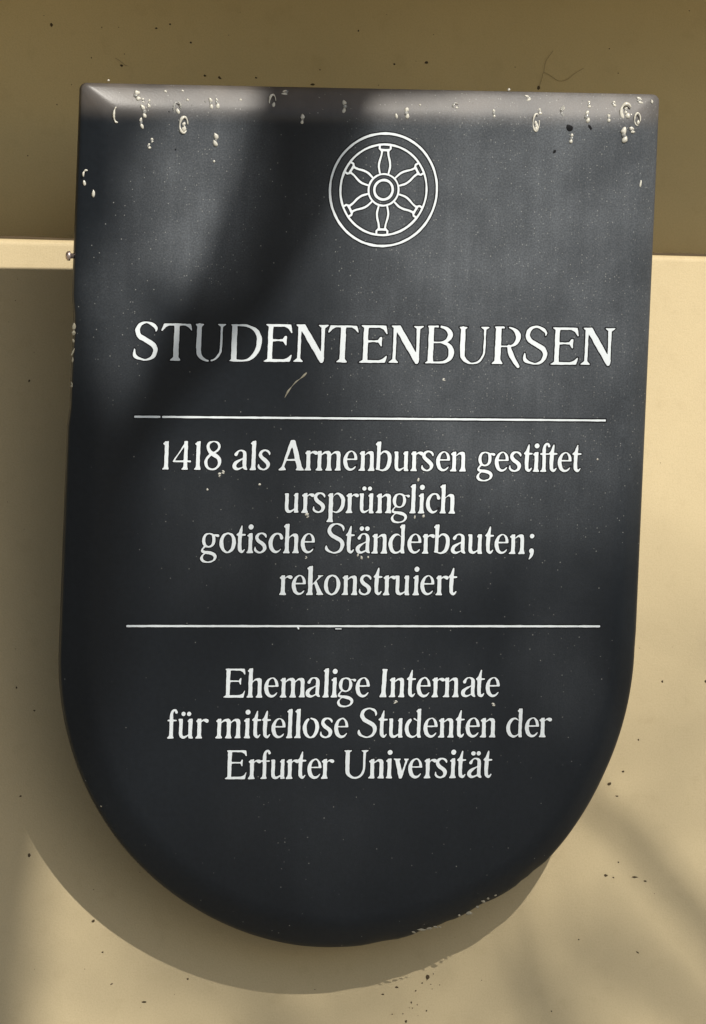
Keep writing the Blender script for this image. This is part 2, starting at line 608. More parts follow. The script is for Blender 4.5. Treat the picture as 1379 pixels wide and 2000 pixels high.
S_ = [K((222, 268, 14), (224, 310, 34), (200, 344, 36), (140, 365, 24), (80, 342, 42), (52, 290, 52), (78, 232, 56), (140, 195, 56), (198, 158, 56), (218, 105, 54), (192, 40, 40), (130, 11, 26),
          (72, 24, 32), (28, 55, 44), (22, 100, 18))]
E_ = [P((18, 361), (262, 361), (270, 283), (252, 280), (234, 312), (206, 328), (88, 330), (88, 218), (188, 218), (205, 245), (222, 245), (222, 155), (206, 155), (188, 190), (88, 192),
        (88, 36), (205, 36), (240, 55), (262, 97), (276, 95), (256, 0), (0, 0), (0, 14), (33, 36), (33, 330), (16, 346))]
GLYPH = {
    'a': a_, 'ä': a_ + [K((74, 307, 62), (74, 308, 62)), K((140, 307, 62), (140, 308, 62))],
    'b': [P((15, 362), (68, 362), (66, 200), (62, 20), (15, 8)), flag(15, 68, 364), K((60, 200, 20), (92, 238, 26), (130, 238, 36), (166, 205, 50), (176, 130, 56), (155, 50, 50), (105, 14, 30), (55, 18, 24), (10, 28, 14))],
    'c': [K((160, 192, 48), (148, 226, 40), (112, 243, 26), (68, 224, 38), (36, 170, 52), (30, 115, 56), (48, 55, 54), (88, 20, 40), (130, 28, 28), (168, 68, 12))],
    'd': d_, 'e': e_,
    'f': [stem(27, 77, 240, 0, 90), P((0, 211), (120, 211), (120, 237), (0, 237)), K((51, 230, 50), (50, 300, 46), (66, 340, 34), (96, 348, 32), (108, 322, 42))],
    'g': [K((105, 242, 22), (62, 222, 36), (42, 160, 48), (60, 100, 36), (105, 78, 26), (148, 98, 36), (167, 158, 48), (150, 222, 36), (105, 242, 22)), K((160, 222, 20), (185, 222, 26), (214, 214, 44)),
          K((62, 86, 24), (36, 55, 28), (28, 28, 34), (60, 14, 42), (120, 6, 46), (172, -14, 46), (190, -50, 40), (165, -90, 28), (105, -108, 26), (48, -96, 34), (24, -62, 38), (36, -25, 26), (62, -2, 22))],
    'h': [stem(20, 75, 362, 0, 88), flag(20, 75, 364), shoulder(75, 187), stem(132, 187, 190, 112, 200)],
    'i': [stem(22, 76, 250, 2, 92), flag(22, 76, 252), K((50, 322, 70), (50, 323, 70))],
    'k': [stem(18, 78, 362, 0, 88), flag(18, 78, 364), P((74, 118), (120, 168), (183, 226), (214, 237), (214, 250), (130, 250), (130, 237), (142, 226), (74, 142)),
          P((90, 150), (124, 182), (198, 36), (216, 14), (216, 0), (118, 0), (118, 14), (130, 34))],
    'l': [stem(20, 76, 362, 0, 88), flag(20, 76, 364)],
    'm': [stem(22, 76, 247, 0, 92), flag(22, 76, 249), shoulder(76, 192), stem(137, 192, 190, 119, 207), shoulder(192, 308), stem(253, 308, 190, 233, 318)],
    'n': [stem(27, 80, 247, 0, 90), flag(27, 80, 249), shoulder(80, 192), stem(138, 192, 190, 114, 202)],
    'o': o_,
    'p': [P((22, 250), (80, 250), (80, -60), (84, -80), (90, -98), (90, -112), (-2, -112), (-2, -98), (16, -80), (22, -60)), flag(22, 80, 252),
          K((74, 200, 18), (108, 236, 26), (150, 234, 40), (194, 185, 52), (198, 115, 54), (176, 50, 48), (128, 12, 28), (80, 22, 20))],
    'r': [stem(20, 74, 247, 0, 90), flag(20, 74, 249), K((66, 202, 18), (92, 226, 28), (120, 224, 46), (136, 218, 52))],
    's': [K((146, 184, 12), (142, 214, 32), (122, 236, 32), (88, 246, 24), (50, 230, 40), (34, 192, 48), (56, 152, 52), (98, 122, 54), (130, 86, 54), (126, 40, 42), (84, 12, 28), (42, 22, 34), (18, 46, 34), (16, 84, 14))],
    't': t_, 'u': u_, 'ü': u_ + [K((60, 303, 60), (60, 304, 60)), K((127, 303, 60), (127, 304, 60))],
    'v': [P((0, 250), (94, 250), (94, 238), (80, 224), (112, 98), (144, 215), (124, 238), (124, 250), (198, 250), (198, 238), (180, 222), (114, 0), (74, 0), (20, 224), (0, 238))],
    ';': [K((43, 223, 64), (43, 224, 64)), K((42, 44, 64), (50, 15, 48), (38, -25, 40), (16, -60, 22))],
    'A': [P((136, 370), (150, 379), (186, 379), (200, 368), (290, 50), (318, 14), (318, 0), (206, 0), (206, 14), (224, 36), (160, 282), (76, 50), (102, 14), (102, 0), (0, 0), (0, 14), (40, 50)), P((80, 116), (220, 116), (214, 146), (90, 146))],
    'E': E_,
    'I': [P((28, 355), (100, 355), (100, 343), (90, 320), (82, 60), (95, 15), (95, 0), (0, 0), (0, 15), (22, 55), (30, 320), (24, 343))],
    'S': S_,
    'U': [K((51, 330, 58), (51, 120, 58), (68, 55, 48), (110, 20, 34), (160, 12, 30), (212, 34, 32), (248, 90, 34), (256, 160, 34), (256, 330, 36)),
          P((0, 356), (108, 356), (108, 343), (82, 325), (22, 325), (0, 343)), P((208, 356), (312, 356), (312, 343), (276, 322), (240, 322), (208, 343))],
    '1': [stem(22, 76, 350, 0, 88), flag(22, 76, 352)],
    '4': [stem(132, 184, 355, 106, 194), P((0, 92), (226, 92), (226, 118), (0, 118)), K((14, 108, 24), (90, 225, 26), (166, 342, 34))],
    '8': [K((112, 350, 24), (62, 330, 38), (44, 282, 44), (72, 224, 52), (130, 182, 56), (182, 140, 52), (188, 75, 44), (150, 22, 34), (105, 10, 26), (52, 28, 36), (25, 85, 46), (42, 150, 38), (100, 202, 28),
            (160, 238, 30), (182, 285, 38), (162, 332, 32), (112, 350, 24))],
}
CAPS = {
    'S': [K((258, 322, 14), (262, 362, 38), (226, 402, 46), (155, 430, 30), (85, 405, 46), (55, 340, 58), (84, 274, 62), (160, 228, 62), (232, 182, 64), (262, 122, 60), (236, 48, 46), (165, 12, 30),
             (90, 24, 32), (35, 58, 50), (30, 130, 20))],
    'T': [P((28, 424), (335, 424), (357, 335), (340, 332), (305, 375), (268, 393), (212, 393), (210, 45), (232, 16), (232, 0), (105, 0), (105, 16), (140, 45), (145, 393), (90, 393), (58, 375), (20, 332), (0, 335))],
    'U': [K((49, 400, 62), (49, 130, 62), (68, 60, 52), (118, 20, 36), (170, 8, 28), (235, 28, 30), (282, 90, 32), (296, 160, 33), (297, 400, 34)),
          P((0, 425), (108, 425), (108, 412), (82, 388), (18, 388), (0, 412)), P((247, 425), (352, 425), (352, 412), (315, 388), (280, 388), (247, 412))],
    'D': [K((80, 409, 28), (195, 405, 32), (290, 360, 50), (335, 290, 62), (342, 215, 66), (318, 120, 60), (255, 42, 42), (180, 14, 28), (80, 14, 28)), P((30, 424), (98, 424), (98, 0), (30, 0)),
          P((14, 424), (110, 424), (110, 396), (32, 396), (14, 412)), P((0, 0), (110, 0), (110, 28), (30, 32), (0, 12))],
    'E': [P((17, 430), (306, 430), (322, 326), (302, 322), (272, 370), (235, 393), (105, 395), (105, 262), (208, 262), (232, 300), (262, 300), (260, 185), (242, 185), (212, 230), (105, 230), (105, 38),
            (225, 38), (270, 55), (308, 92), (326, 88), (304, 0), (0, 0), (0, 14), (44, 38), (44, 395), (16, 416))],
    'N': [P((55, 400), (60, 428), (130, 430), (312, 132), (356, 60), (350, 12), (334, -10), (308, -6), (90, 345)), P((48, 420), (92, 360), (90, 50), (122, 16), (122, 0), (0, 0), (0, 16), (46, 50)),
          P((20, 430), (130, 430), (110, 395), (50, 395), (20, 416)), P((306, 425), (356, 425), (352, 20), (330, -10), (312, 60)), P((272, 428), (394, 428), (394, 414), (356, 386), (310, 386), (272, 414))],
    'B': [P((34, 434), (103, 434), (103, 0), (34, 0)), P((22, 434), (120, 434), (120, 406), (34, 402), (22, 416)), P((0, 0), (120, 0), (120, 28), (34, 34), (0, 12)),
          K((80, 420, 28), (170, 417, 34), (245, 392, 52), (284, 332, 68), (255, 270, 48), (190, 243, 28), (90, 241, 26)), K((190, 240, 28), (262, 215, 50), (302, 145, 70), (284, 65, 58), (215, 20, 36), (80, 14, 28))],
    'R': [P((32, 433), (106, 433), (106, 55), (130, 16), (130, 0), (0, 0), (0, 16), (30, 45)), P((16, 433), (160, 433), (145, 405), (34, 400), (16, 418)),
          K((150, 422, 24), (210, 412, 34), (268, 375, 54), (296, 310, 68), (268, 240, 50), (205, 208, 28), (95, 204, 24)), K((190, 205, 48), (218, 120, 62), (268, 30, 56), (305, -22, 44))],
}
VARIANT = {   # letters whose enamel has flaked in one spot
    ('U', 'T', 2): [CUT((170, 40, 12), (180, -12, 12))],
    ('R', 'T', 11): [CUT((150, 440, 34), (172, 385, 30))],
    ('B', 'T', 9): [CUT((158, 445, 16), (160, 418, 12))],
    ('d', '6', 16): [CUT((86, 262, 20), (104, 205, 18))],
    ('o', '6', 10): [CUT((78, 262, 8), (92, 215, 8))],
    ('a', '5', 4): [K((95, 120, 20), (120, 150, 12))],
}


def seg_field(X, Y, pts):
    d = np.full(X.shape, 1e9)
    for (x0, y0, w0), (x1, y1, w1) in zip(pts[:-1], pts[1:]):
        vx, vy = x1 - x0, y1 - y0
        L = vx * vx + vy * vy + 1e-9
        t = np.clip(((X - x0) * vx + (Y - y0) * vy) / L, 0, 1)
        d = np.minimum(d, np.hypot(X - x0 - t * vx, Y - y0 - t * vy) - (w0 + (w1 - w0) * t) / 2)
    return d


def poly_field(X, Y, pts):
    d = np.full(X.shape, 1e9)
    inside = np.zeros(X.shape, bool)
    n = len(pts)
    for i in range(n):
        x0, y0 = pts[i]
        x1, y1 = pts[(i + 1) % n]
        vx, vy = x1 - x0, y1 - y0
        L = vx * vx + vy * vy + 1e-9
        t = np.clip(((X - x0) * vx + (Y - y0) * vy) / L, 0, 1)
        d = np.minimum(d, np.hypot(X - x0 - t * vx, Y - y0 - t * vy))
        c = ((y0 > Y) != (y1 > Y))
        with np.errstate(divide='ignore', invalid='ignore'):
            xi = x0 + (Y - y0) / (vy if vy else 1e-9) * vx
        inside ^= c & (X < xi)
    return np.where(inside, -d, d)


def contours(Fd, lev, x0, y0, h):
    """marching squares on a grid; closed loops where Fd < lev"""
    G = Fd - lev
    ny, nx = G.shape
    S = G < 0
    nxt = {}
    pos = {}

    def ex(j, i):
        k = ('h', j, i)
        a, b = G[j, i], G[j, i + 1]
        pos[k] = (x0 + (i + a / (a - b)) * h, y0 + j * h)
        return k

    def ey(j, i):
        k = ('v', j, i)
        a, b = G[j, i], G[j + 1, i]
        pos[k] = (x0 + i * h, y0 + (j + a / (a - b)) * h)
        return k
    code = S[:-1, :-1] * 1 + S[:-1, 1:] * 2 + S[1:, 1:] * 4 + S[1:, :-1] * 8
    js, is_ = np.nonzero((code > 0) & (code < 15))
    for j, i in zip(js.tolist(), is_.tolist()):
        c = int(code[j, i])
        B, Rr, T, Lf = (lambda: ex(j, i)), (lambda: ey(j, i + 1)), (lambda: ex(j + 1, i)), (lambda: ey(j, i))
        # inside kept on the left of each directed edge
        table = {1: [(B, Lf)], 2: [(Rr, B)], 3: [(Rr, Lf)], 4: [(T, Rr)], 5: [(B, Rr), (T, Lf)], 6: [(T, B)], 7: [(T, Lf)],
                 8: [(Lf, T)], 9: [(B, T)], 10: [(Lf, B), (Rr, T)], 11: [(Rr, T)], 12: [(Lf, Rr)], 13: [(B, Rr)], 14: [(Lf, B)]}
        for s, e in table[c]:
            nxt[s()] = e()
    loops = []
    while nxt:
        st, cur = nxt.popitem()
        lp = [pos[st]]
        while cur != st and cur in nxt:
            lp.append(pos[cur])
            cur = nxt.pop(cur)
        if len(lp) > 6:
            loops.append(simplify(lp, 0.55))
    return loops


def simplify(lp, tol):
    P0 = np.array(lp)
    n = len(P0)
    far = int(np.argmax(np.hypot(*(P0 - P0[0]).T)))

    def dp(a, b):
        if b <= a + 1:
            return []
        A, B = P0[a], P0[b % n]
        Q = P0[a + 1:b]
        v = B - A
        L = math.hypot(*v) or 1e-9
        d = np.abs((Q[:, 0] - A[0]) * v[1] - (Q[:, 1] - A[1]) * v[0]) / L
        k = int(np.argmax(d))
        if d[k] < tol:
            return []
        k += a + 1
        return dp(a, k) + [k] + dp(k, b)
    idx = [0] + dp(0, far) + [far] + dp(far, n)
    return [tuple(P0[i]) for i in idx]


def blur(A, s):
    r = int(3 * s + 1)
    k = np.exp(-np.arange(-r, r + 1) ** 2 / (2 * s * s))
    k /= k.sum()
    A = np.pad(A, r, mode='edge')
    A = np.apply_along_axis(lambda m: np.convolve(m, k, 'valid'), 0, A)
    return np.apply_along_axis(lambda m: np.convolve(m, k, 'valid'), 1, A)


def nest(loops):
    """split loops into outlines, each with the holes directly inside it"""
    def inside(pt, lp):
        r = False
        for i in range(len(lp)):
            (xa, ya), (xb, yb) = lp[i - 1], lp[i]
            if (ya > pt[1]) != (yb > pt[1]) and pt[0] < xa + (pt[1] - ya) / (yb - ya) * (xb - xa):
                r = not r
        return r
    par = [[j for j in range(len(loops)) if j != i and inside(loops[i][0], loops[j])] for i in range(len(loops))]
    out = []
    for i, p in enumerate(par):
        if len(p) % 2 == 0:
            out.append([loops[i]] + [loops[j] for j, q in enumerate(par) if len(q) == len(p) + 1 and i in q])
    return out


def relief(ops, name, mats, edge, top, moat_h, unit, soft=4.0, h=3.5, wobble=1.2, seed=0, thin=0.0):
    """solid lettering mesh: raised white face with side walls, and the dark cut edge around it"""
    allp = [(q[0], q[1]) for o in ops for q in o[1]]
    x0, x1 = min(q[0] for q in allp) - 60, max(q[0] for q in allp) + 60
    y0, y1 = min(q[1] for q in allp) - 60, max(q[1] for q in allp) + 60
    X, Y = np.meshgrid(np.arange(x0, x1, h), np.arange(y0, y1, h))
    D = np.full(X.shape, 1e9)
    for kind, pts in ops:
        if kind == 'k':
            D = np.minimum(D, seg_field(X, Y, catmull(pts, 6) if len(pts) > 2 else pts))
        elif kind == 'p':
            D = np.minimum(D, poly_field(X, Y, pts))
    for kind, pts in ops:
        if kind == 'c':
            D = np.maximum(D, -seg_field(X, Y, pts))
    rs = np.random.RandomState(seed)
    wob = blur(rs.randn(*X.shape), 4.0) * wobble * 14
    D = blur(np.clip(D, -40, 40), soft / h) + np.clip(wob, -2.5, 2.5) * (wobble > 0)
    L0 = contours(D, -thin, x0, y0, h)
    L1 = contours(D, edge, x0, y0, h)
    V, F, MI = [], [], []

    def fill(loops, z, mi):
        for grp in nest(loops):
            fill_one(grp, z, mi)

    def fill_one(loops, z, mi):
        b = len(V)
        for lp in loops:
            V.extend((x * unit[0], y * unit[1], z) for x, y in lp)
        for t in tessellate_polygon([[Vector((x, y, 0)) for x, y in lp] for lp in loops]):
            p = [V[b + i] for i in t]
            ar = (p[1][0] - p[0][0]) * (p[2][1] - p[0][1]) - (p[1][1] - p[0][1]) * (p[2][0] - p[0][0])
            F.append(tuple(b + i for i in (t if ar > 0 else t[::-1])))
            MI.append(mi)
    fill(L0, top, 0)
    for lp in L0:
        n = len(lp)
        b = len(V)
        V.extend((x * unit[0], y * unit[1], top) for x, y in lp)
        c = len(V)
        V.extend((x * unit[0], y * unit[1], 0.0) for x, y in lp)
        for k in range(n):
            F.append((b + k, b + (k + 1) % n, c + (k + 1) % n, c + k)[::-1])
            MI.append(0)
    fill(L0 + L1, moat_h, 1)
    return mesh(name, V, F, mats, False, MI)


ROWS = [   # letters, baseline, drawing unit across and up in mm, left side of each letter in mm
    ('S T U D E N T E N B U R S E N', -180.6, 0.06168, 0.05874,
     [-158.6, -139.3, -116.0, -92.7, -68.6, -48.3, -24.9, -2.8, 17.6, 42.9, 66.2, 89.7, 111.0, 130.7, 151.7]),
    ('1 4 1 8 a l s A r m e n b u r s e n g e s t i f t e t', -251.96, 0.05667, 0.05405,
     [-135.0, -128.0, -113.3, -106.5, -87.1, -75.1, -69.7, -55.2, -37.3, -29.7, -10.7, 0.0, 11.7, 24.6, 36.1, 43.5, 53.8, 63.6, 82.2, 94.8, 104.8, 114.9, 121.4, 126.6, 132.3, 139.0, 149.2]),
    ('u r s p r ü n g l i c h', -279.93, 0.05667, 0.05408,
     [-50.2, -38.2, -30.6, -20.7, -7.5, 1.6, 13.0, 23.7, 36.6, 42.4, 47.8, 57.5]),
    ('g o t i s c h e S t ä n d e r b a u t e n ;', -306.68, 0.05672, 0.05413,
     [-106.9, -93.7, -82.2, -75.1, -69.9, -60.1, -49.8, -37.8, -21.1, -6.9, 0.2, 11.2, 23.1, 36.2, 46.5, 54.6, 66.5, 78.5, 90.2, 97.1, 107.3, 121.0]),
    ('r e k o n s t r u i e r t', -334.29, 0.05675, 0.0542,
     [-51.3, -42.9, -32.6, -20.5, -8.3, 3.6, 13.5, 20.6, 28.8, 41.0, 46.4, 57.2, 65.7]),
    ('E h e m a l i g e I n t e r n a t e', -402.19, 0.05679, 0.05434,
     [-87.3, -71.1, -59.1, -48.3, -30.5, -18.6, -13.0, -8.5, 4.2, 21.0, 27.4, 39.8, 46.7, 57.5, 65.2, 77.8, 88.2, 95.1]),
    ('f ü r m i t t e l l o s e S t u d e n t e n d e r', -429.18, 0.05681, 0.05436,
     [-124.7, -117.1, -105.2, -91.6, -72.2, -66.5, -59.8, -53.0, -42.7, -37.0, -31.2, -19.3, -9.5, 6.7, 21.2, 28.4, 39.7, 52.7, 62.9, 75.2, 82.2, 92.2, 110.8, 123.9, 134.0]),
    ('E r f u r t e r U n i v e r s i t ä t', -456.26, 0.05684, 0.05445,
     [-84.1, -67.8, -59.5, -52.4, -41.6, -34.2, -27.0, -17.2, -1.9, 15.3, 27.5, 32.8, 43.2, 54.4, 61.8, 72.0, 77.4, 84.5, 95.6]),
]

cache = {}
for (chars, v, ux, uy, us), tag_ in zip(ROWS, 'T1234567'):
    for i, (ch, u) in enumerate(zip(chars.split(), us)):
        var = VARIANT.get((ch, tag_, i))
        worn = (tag_ == 'T' and i < 4)
        moat = 0.00004 + 0.00002 * (i % 3)
        key = (ch, tag_ == 'T', i if var else -1, tag_ if var else '', worn, i % 3)
        if key not in cache:
            ops = (CAPS if tag_ == 'T' else GLYPH)[ch] + (var or [])
            unit = (0.001 * ROWS[0 if tag_ == 'T' else 4][2], 0.001 * ROWS[0 if tag_ == 'T' else 4][3])
            cache[key] = relief(ops, 'letter', [M_worn if worn else M_white, M_moat], 8.0, 0.00016 + 0.00003 * (i % 3), moat, unit, seed=len(cache), thin=5.4 if tag_ == 'T' else 4.4)
        o = obj('letter', cache[key], sign)
        o.location = (u * 0.001, v * 0.001, 0)

# ruled lines
for (x0, x1, y, gap) in ((-0.1552, 0.1718, -0.2172, True), (-0.1551, 0.1741, -0.3547, False)):
    ops = [K((0, 0, 22), ((x1 - x0) * 1e4 / 2, 1, 24), ((x1 - x0) * 1e4, 0, 22))]
    ops = [P((0, -6.5), ((x1 - x0) * 1e4, -6.5), ((x1 - x0) * 1e4, 6.5), (0, 6.5))]
    if gap:
        ops.append(CUT((183, -30, 12), (186, 30, 12)))
    else:
        ops.append(K((1180, -8, 14), (1184, -18, 10)))
        ops.append(K((1440, -18, 8), (1480, -18, 6)))
    me = relief(ops, 'ruled_line', [M_white, M_moat], 9.0, 0.00015, 0.00005, (1e-4, 1e-4), soft=1.5, h=2.5, wobble=0.4, seed=5)
    o = obj('ruled_line', me, sign)
    o.location = (x0, y, 0)

# the wheel emblem: rim, inner rim, hub, six spokes
WC = (0.00985, -0.0664)


def circle(r, w, n=72):
    return [K(*[(r * math.cos(2 * math.pi * k / n), r * math.sin(2 * math.pi * k / n), w) for k in range(n + 1)])]


def emblem_part(name, ops, parent=None, edge=8.0, dz=0.0):
    me = relief(ops, name, [M_white, M_moat], edge, 0.00015 + dz, 0.00005 + dz, (1e-4, 1e-4), soft=2.0, h=3.0, wobble=0.6, seed=11)
    o = obj(name, me, parent)
    return o


rim = emblem_part('wheel_emblem', circle(370, 15), sign)
rim.location = (WC[0], WC[1], 0)
rim['label'] = 'white outlined wheel emblem with six spokes'
emblem_part('inner_rim', circle(298, 14), rim, dz=0.00002)
emblem_part('hub_ring', circle(104, 13), rim, edge=7.0, dz=0.00003)
emblem_part('hub_ring', circle(64, 17), rim, edge=7.0)
spoke = [K((-30, 110, 15), (-39, 150, 16), (-36, 185, 16), (-24, 228, 15), (-20, 258, 15)), K((30, 110, 15), (39, 150, 16), (36, 185, 16), (24, 228, 15), (20, 258, 15)),
         P((-46, 296), (-46, 268), (-32, 256), (-32, 252), (32, 252), (32, 256), (46, 268), (46, 296), (30, 296), (30, 270), (-30, 270), (-30, 296))]
sm_ = relief(spoke, 'spoke', [M_white, M_moat], 6.0, 0.00018, 0.00009, (1e-4, 1e-4), soft=2.0, h=2.5, wobble=0.4, seed=13, thin=1.0)
for k in range(6):
    o = obj('spoke', sm_, rim)
    o.rotation_euler = (0, 0, math.radians(60 * k))

# ------------------------------------------------------------------ drops, flaws and crust on the plaque
shape_rng = random.Random(77)


def lump(u, v, w, h, ang=0.0, lift=0.45, kind='b', mat=None, name='resin_drop', seg=12):
    """a small domed drop, crescent or ring lying on the face"""
    z = face_height(max(edge_inset(u, v), 0.0))
    V, F = [], []
    if kind in ('c', 'r'):
        st = shape_rng.uniform(-0.25, 0.25)
        a0, a1 = (0.45 + st, 1.45 + st) if kind == 'c' else (0.1 + st, 1.85 + st)
        m = 14
        pts = []
        ph_ = shape_rng.uniform(0, 6)
        for k in range(m + 1):
            a = math.pi * (a0 + (a1 - a0) * k / m)
            wd = (0.07 + 0.13 * abs(math.sin(ph_ + 2.2 * k / m * math.pi)) + shape_rng.uniform(0, 0.07)) * min(w, h) * math.sin(math.pi * (k + 0.6) / (m + 1.2)) ** 0.4 * 1.3
            pts.append((u + math.cos(a) * w * 0.4, v + math.sin(a) * h * 0.42, z + wd * 0.2, wd * 0.5))
        V, F = tube(pts, 8, 2)
        V = [Vector(p) for p in V]
    else:
        rings = 5
        jig = [shape_rng.uniform(0.88, 1.12) for _ in range(6)]
        for i in range(rings + 1):
            a = math.pi / 2 * i / rings
            for k in range(seg):
                b = 2 * math.pi * k / seg
                x = math.cos(a) * math.cos(b) * w / 2
                y = math.cos(a) * math.sin(b) * h / 2
                if y > 0:
                    x *= 1 - 0.45 * (y / (h / 2))       # heavier below, like a run drop
                x, y = x * math.cos(ang) - y * math.sin(ang), x * math.sin(ang) + y * math.cos(ang)
                jg = jig[k % 6] if i < 4 else 1
                V.append(Vector((u + x * jg, v + y * jg, z - 0.0001 + math.sin(a) * min(w, h) * lift * jg)))
        for i in range(rings):
            for k in range(seg):
                a, b = i * seg + k, i * seg + (k + 1) % seg
                F.append((a, b, b + seg, a + seg))
        F.append(tuple(range(seg))[::-1])
    return obj(name, mesh(name, V, F, mat or M_resin, True), sign)


S = 1 / 2950.0
drops = [(228.8, 223.5, 13, 29, 'c'), (272, 188, 12, 15, 'b'), (283, 197, 9, 8, 'b'), (293.5, 202, 8, 14, 'b'), (281, 218, 12, 22, 'b'), (276, 240, 8, 18, 'b'), (347.6, 212, 14, 25, 'r'),
         (347, 216, 6, 8, 'b'), (358.8, 244, 16, 29, 'r'), (358, 247, 8, 14, 'b'), (415.5, 203, 9, 17, 'b'), (426, 202, 9, 16, 'b'), (422, 273, 10, 20, 'c'), (370, 196, 6, 6, 'b'),
         (329, 180, 7, 6, 'b'), (363, 179, 6, 5, 'b'), (474, 196, 5, 5, 'b'), (418, 315, 5, 5, 'b'), (297, 274, 8, 7, 'b'), (291, 285, 9, 9, 'r'), (174, 342, 12, 15, 'c'),
         (171, 359, 6, 12, 'b'), (186, 379, 7, 16, 'r'), (221, 159, 5, 4, 'b'), (536, 199, 13, 25, 'r'), (563, 182, 14, 7, 'b'), (591, 233, 9, 15, 'r'), (675, 209, 10, 20, 'r'),
         (795.6, 221, 10, 17, 'b'), (775, 227, 6, 12, 'b'), (824, 206, 5, 5, 'b'), (894, 208, 12, 12, 'r'), (966, 222, 8, 14, 'b'), (1004, 177, 6, 6, 'b'), (1037, 193, 15, 9, 'b'),
         (1056, 218, 9, 10, 'b'), (1047.5, 239, 13, 32, 'r'), (1047, 246, 8, 16, 'b'), (1108, 218, 19, 20, 'c'), (1104, 212, 6, 10, 'b'), (1117, 270, 11, 17, 'b'), (1149, 228, 11, 20, 'b'), (1156, 205, 8, 12, 'c'),
         (1190, 231, 9, 12, 'b'), (1205, 204, 9, 9, 'b'), (1226, 219, 22, 30, 'r'), (1226, 216, 9, 12, 'b'), (1246, 233, 12, 23, 'r'), (1234, 254, 14, 10, 'b'), (1219, 264, 14, 24, 'b'), (1255, 198, 17, 10, 'b'),
         (1280, 200, 6, 8, 'b'), (1253, 359, 5, 14, 'c'), (436, 922, 8, 5, 'b'), (429, 927, 8, 6, 'b'), (964, 1376, 8, 5, 'b'), (773, 1371, 8, 4, 'b'), (1167, 897, 4, 4, 'b'), (867, 741, 9, 4, 'b'), (405, 956, 5, 5, 'b'), (507, 946, 6, 5, 'b'),
         (600, 1007, 10, 8, 'b'), (706, 1089, 5, 8, 'b'), (719, 1088, 4, 5, 'b'), (598, 1089, 8, 4, 'b'), (827, 1008, 6, 7, 'b'), (810, 1010, 4, 8, 'b'), (817, 937, 5, 8, 'b'), (699, 1084, 4, 7, 'b')]
dr = random.Random(5)
for (px, py, w, h, kd) in drops:
    u, v = on_plaque(px, py)
    kd = 'b' if w <= 10 else kd
    if kd == 'b' and w > 7:                            # a smear of several small drops run together
        for q in range(3):
            t_ = q / 2 - 0.5
            g_ = dr.uniform(0.6, 1.0)
            lump(u + dr.uniform(-0.18, 0.18) * w * S, v + t_ * h * S * 0.7, w * S * g_, h * S * g_ * 0.75, dr.uniform(-0.6, 0.6), mat=M_resin if q == 1 else M_milky, seg=9)
    else:
        g_ = 1.25 if kd != 'b' else 1.0
        lump(u, v, w * S * g_, h * S * g_, dr.uniform(-0.3, 0.3), kind=kd, mat=M_resin if kd != 'b' and dr.random() < 0.3 else M_milky)
        if kd == 'r' and w > 8:
            lump(u + 0.1 * w * S, v - 0.25 * h * S, w * S * 0.55, h * S * 0.45, dr.uniform(-0.5, 0.5), mat=M_milky, seg=8)
for i in range(26):                                    # the smallest spatters along the top bevel
    u, v = on_plaque(dr.uniform(250, 1270), dr.gauss(212, 16))
    if v < -0.004:
        s_ = dr.uniform(2, 4) * S
        lump(u, v, s_, s_ * dr.uniform(0.8, 1.6), seg=8)
for (px, py, w, h) in ((331, 219.6, 5, 5), (343, 292, 7, 6), (1083, 296, 10, 8), (1153, 250, 8, 16), (1112, 250, 16, 16), (212, 265, 4, 4), (945, 507, 4, 4)):
    u, v = on_plaque(px, py)
    lump(u, v, w * S, h * S, 0.6, lift=0.06, mat=M_hole, name='pit')

scr = []
for (px, py, r) in ((599, 728, .0004), (593, 734, .0008), (586, 740, .0002), (578, 746, .0005), (570, 755, .0002), (563, 764, .0007), (559, 771, .0004), (556, 777, .0002)):
    u, v = on_plaque(px, py)
    scr.append((u, v, -0.0001, r))
V, F = tube(scr, 8, 3)
obj('dried_smear', mesh('dried_smear', V, F, M_crust, True), sign)

# pale crust where the edge has crumbled, left side and lower right
cr = random.Random(9)
rows = [(137, 640, 8, 14), (133, 652, 9, 10), (139, 655, 6, 6), (134, 668, 5, 8), (130, 690, 4, 18), (131, 705, 4, 12), (124, 752, 4, 9), (127, 757, 5, 5),
        (925, 1788, 16, 8), (940, 1775, 8, 6), (951, 1764, 10, 6), (960, 1758, 6, 5), (975, 1752, 6, 4), (830, 1819, 20, 5), (845, 1817, 14, 5), (858, 1814, 10, 4), (868, 1816, 8, 3), (815, 1824, 10, 4),
        (904, 1791, 6, 5), (1010, 1728, 8, 4), (205, 1578, 5, 4)]
for (px, py, w, h) in rows:
    u, v = on_plaque(px, py)
    ins = edge_inset(u, v)
    if ins < 0.0008:                                   # keep it sitting on the arris
        c = Vector((0, max(v, -HS)))
        d_v = Vector((u, v)) - c
        d_v.normalize()
        u, v = u - d_v.x * (0.0008 - ins), v - d_v.y * (0.0008 - ins)
    lump(u, v, w * S, h * S, cr.uniform(-0.4, 0.4), lift=0.35, mat=M_crust, name='crust_chip', seg=8)

# ------------------------------------------------------------------ the tree whose boughs shade wall and plaque
tree = empty('bare_tree', (3.6, -5.2, 0), label='bare tree in front of the wall whose boughs throw the soft shadows', category='tree')


def part(name, V, F, mat):
    me = mesh(name, V, F, mat, True)
    me.transform(Matrix.Translation(-tree.location))
    return obj(name, me, tree)


V, F = tube([(3.6, -5.2, 0, 0.22), (3.62, -5.15, 1.5, 0.17), (3.5, -5.1, 3.5, 0.15), (3.3, -5.3, 5.5, 0.12), (3.2, -6.2, 8.0, 0.09), (3.0, -8.0, 10.0, 0.06)], 14)
part('trunk', V, F, M_bark)


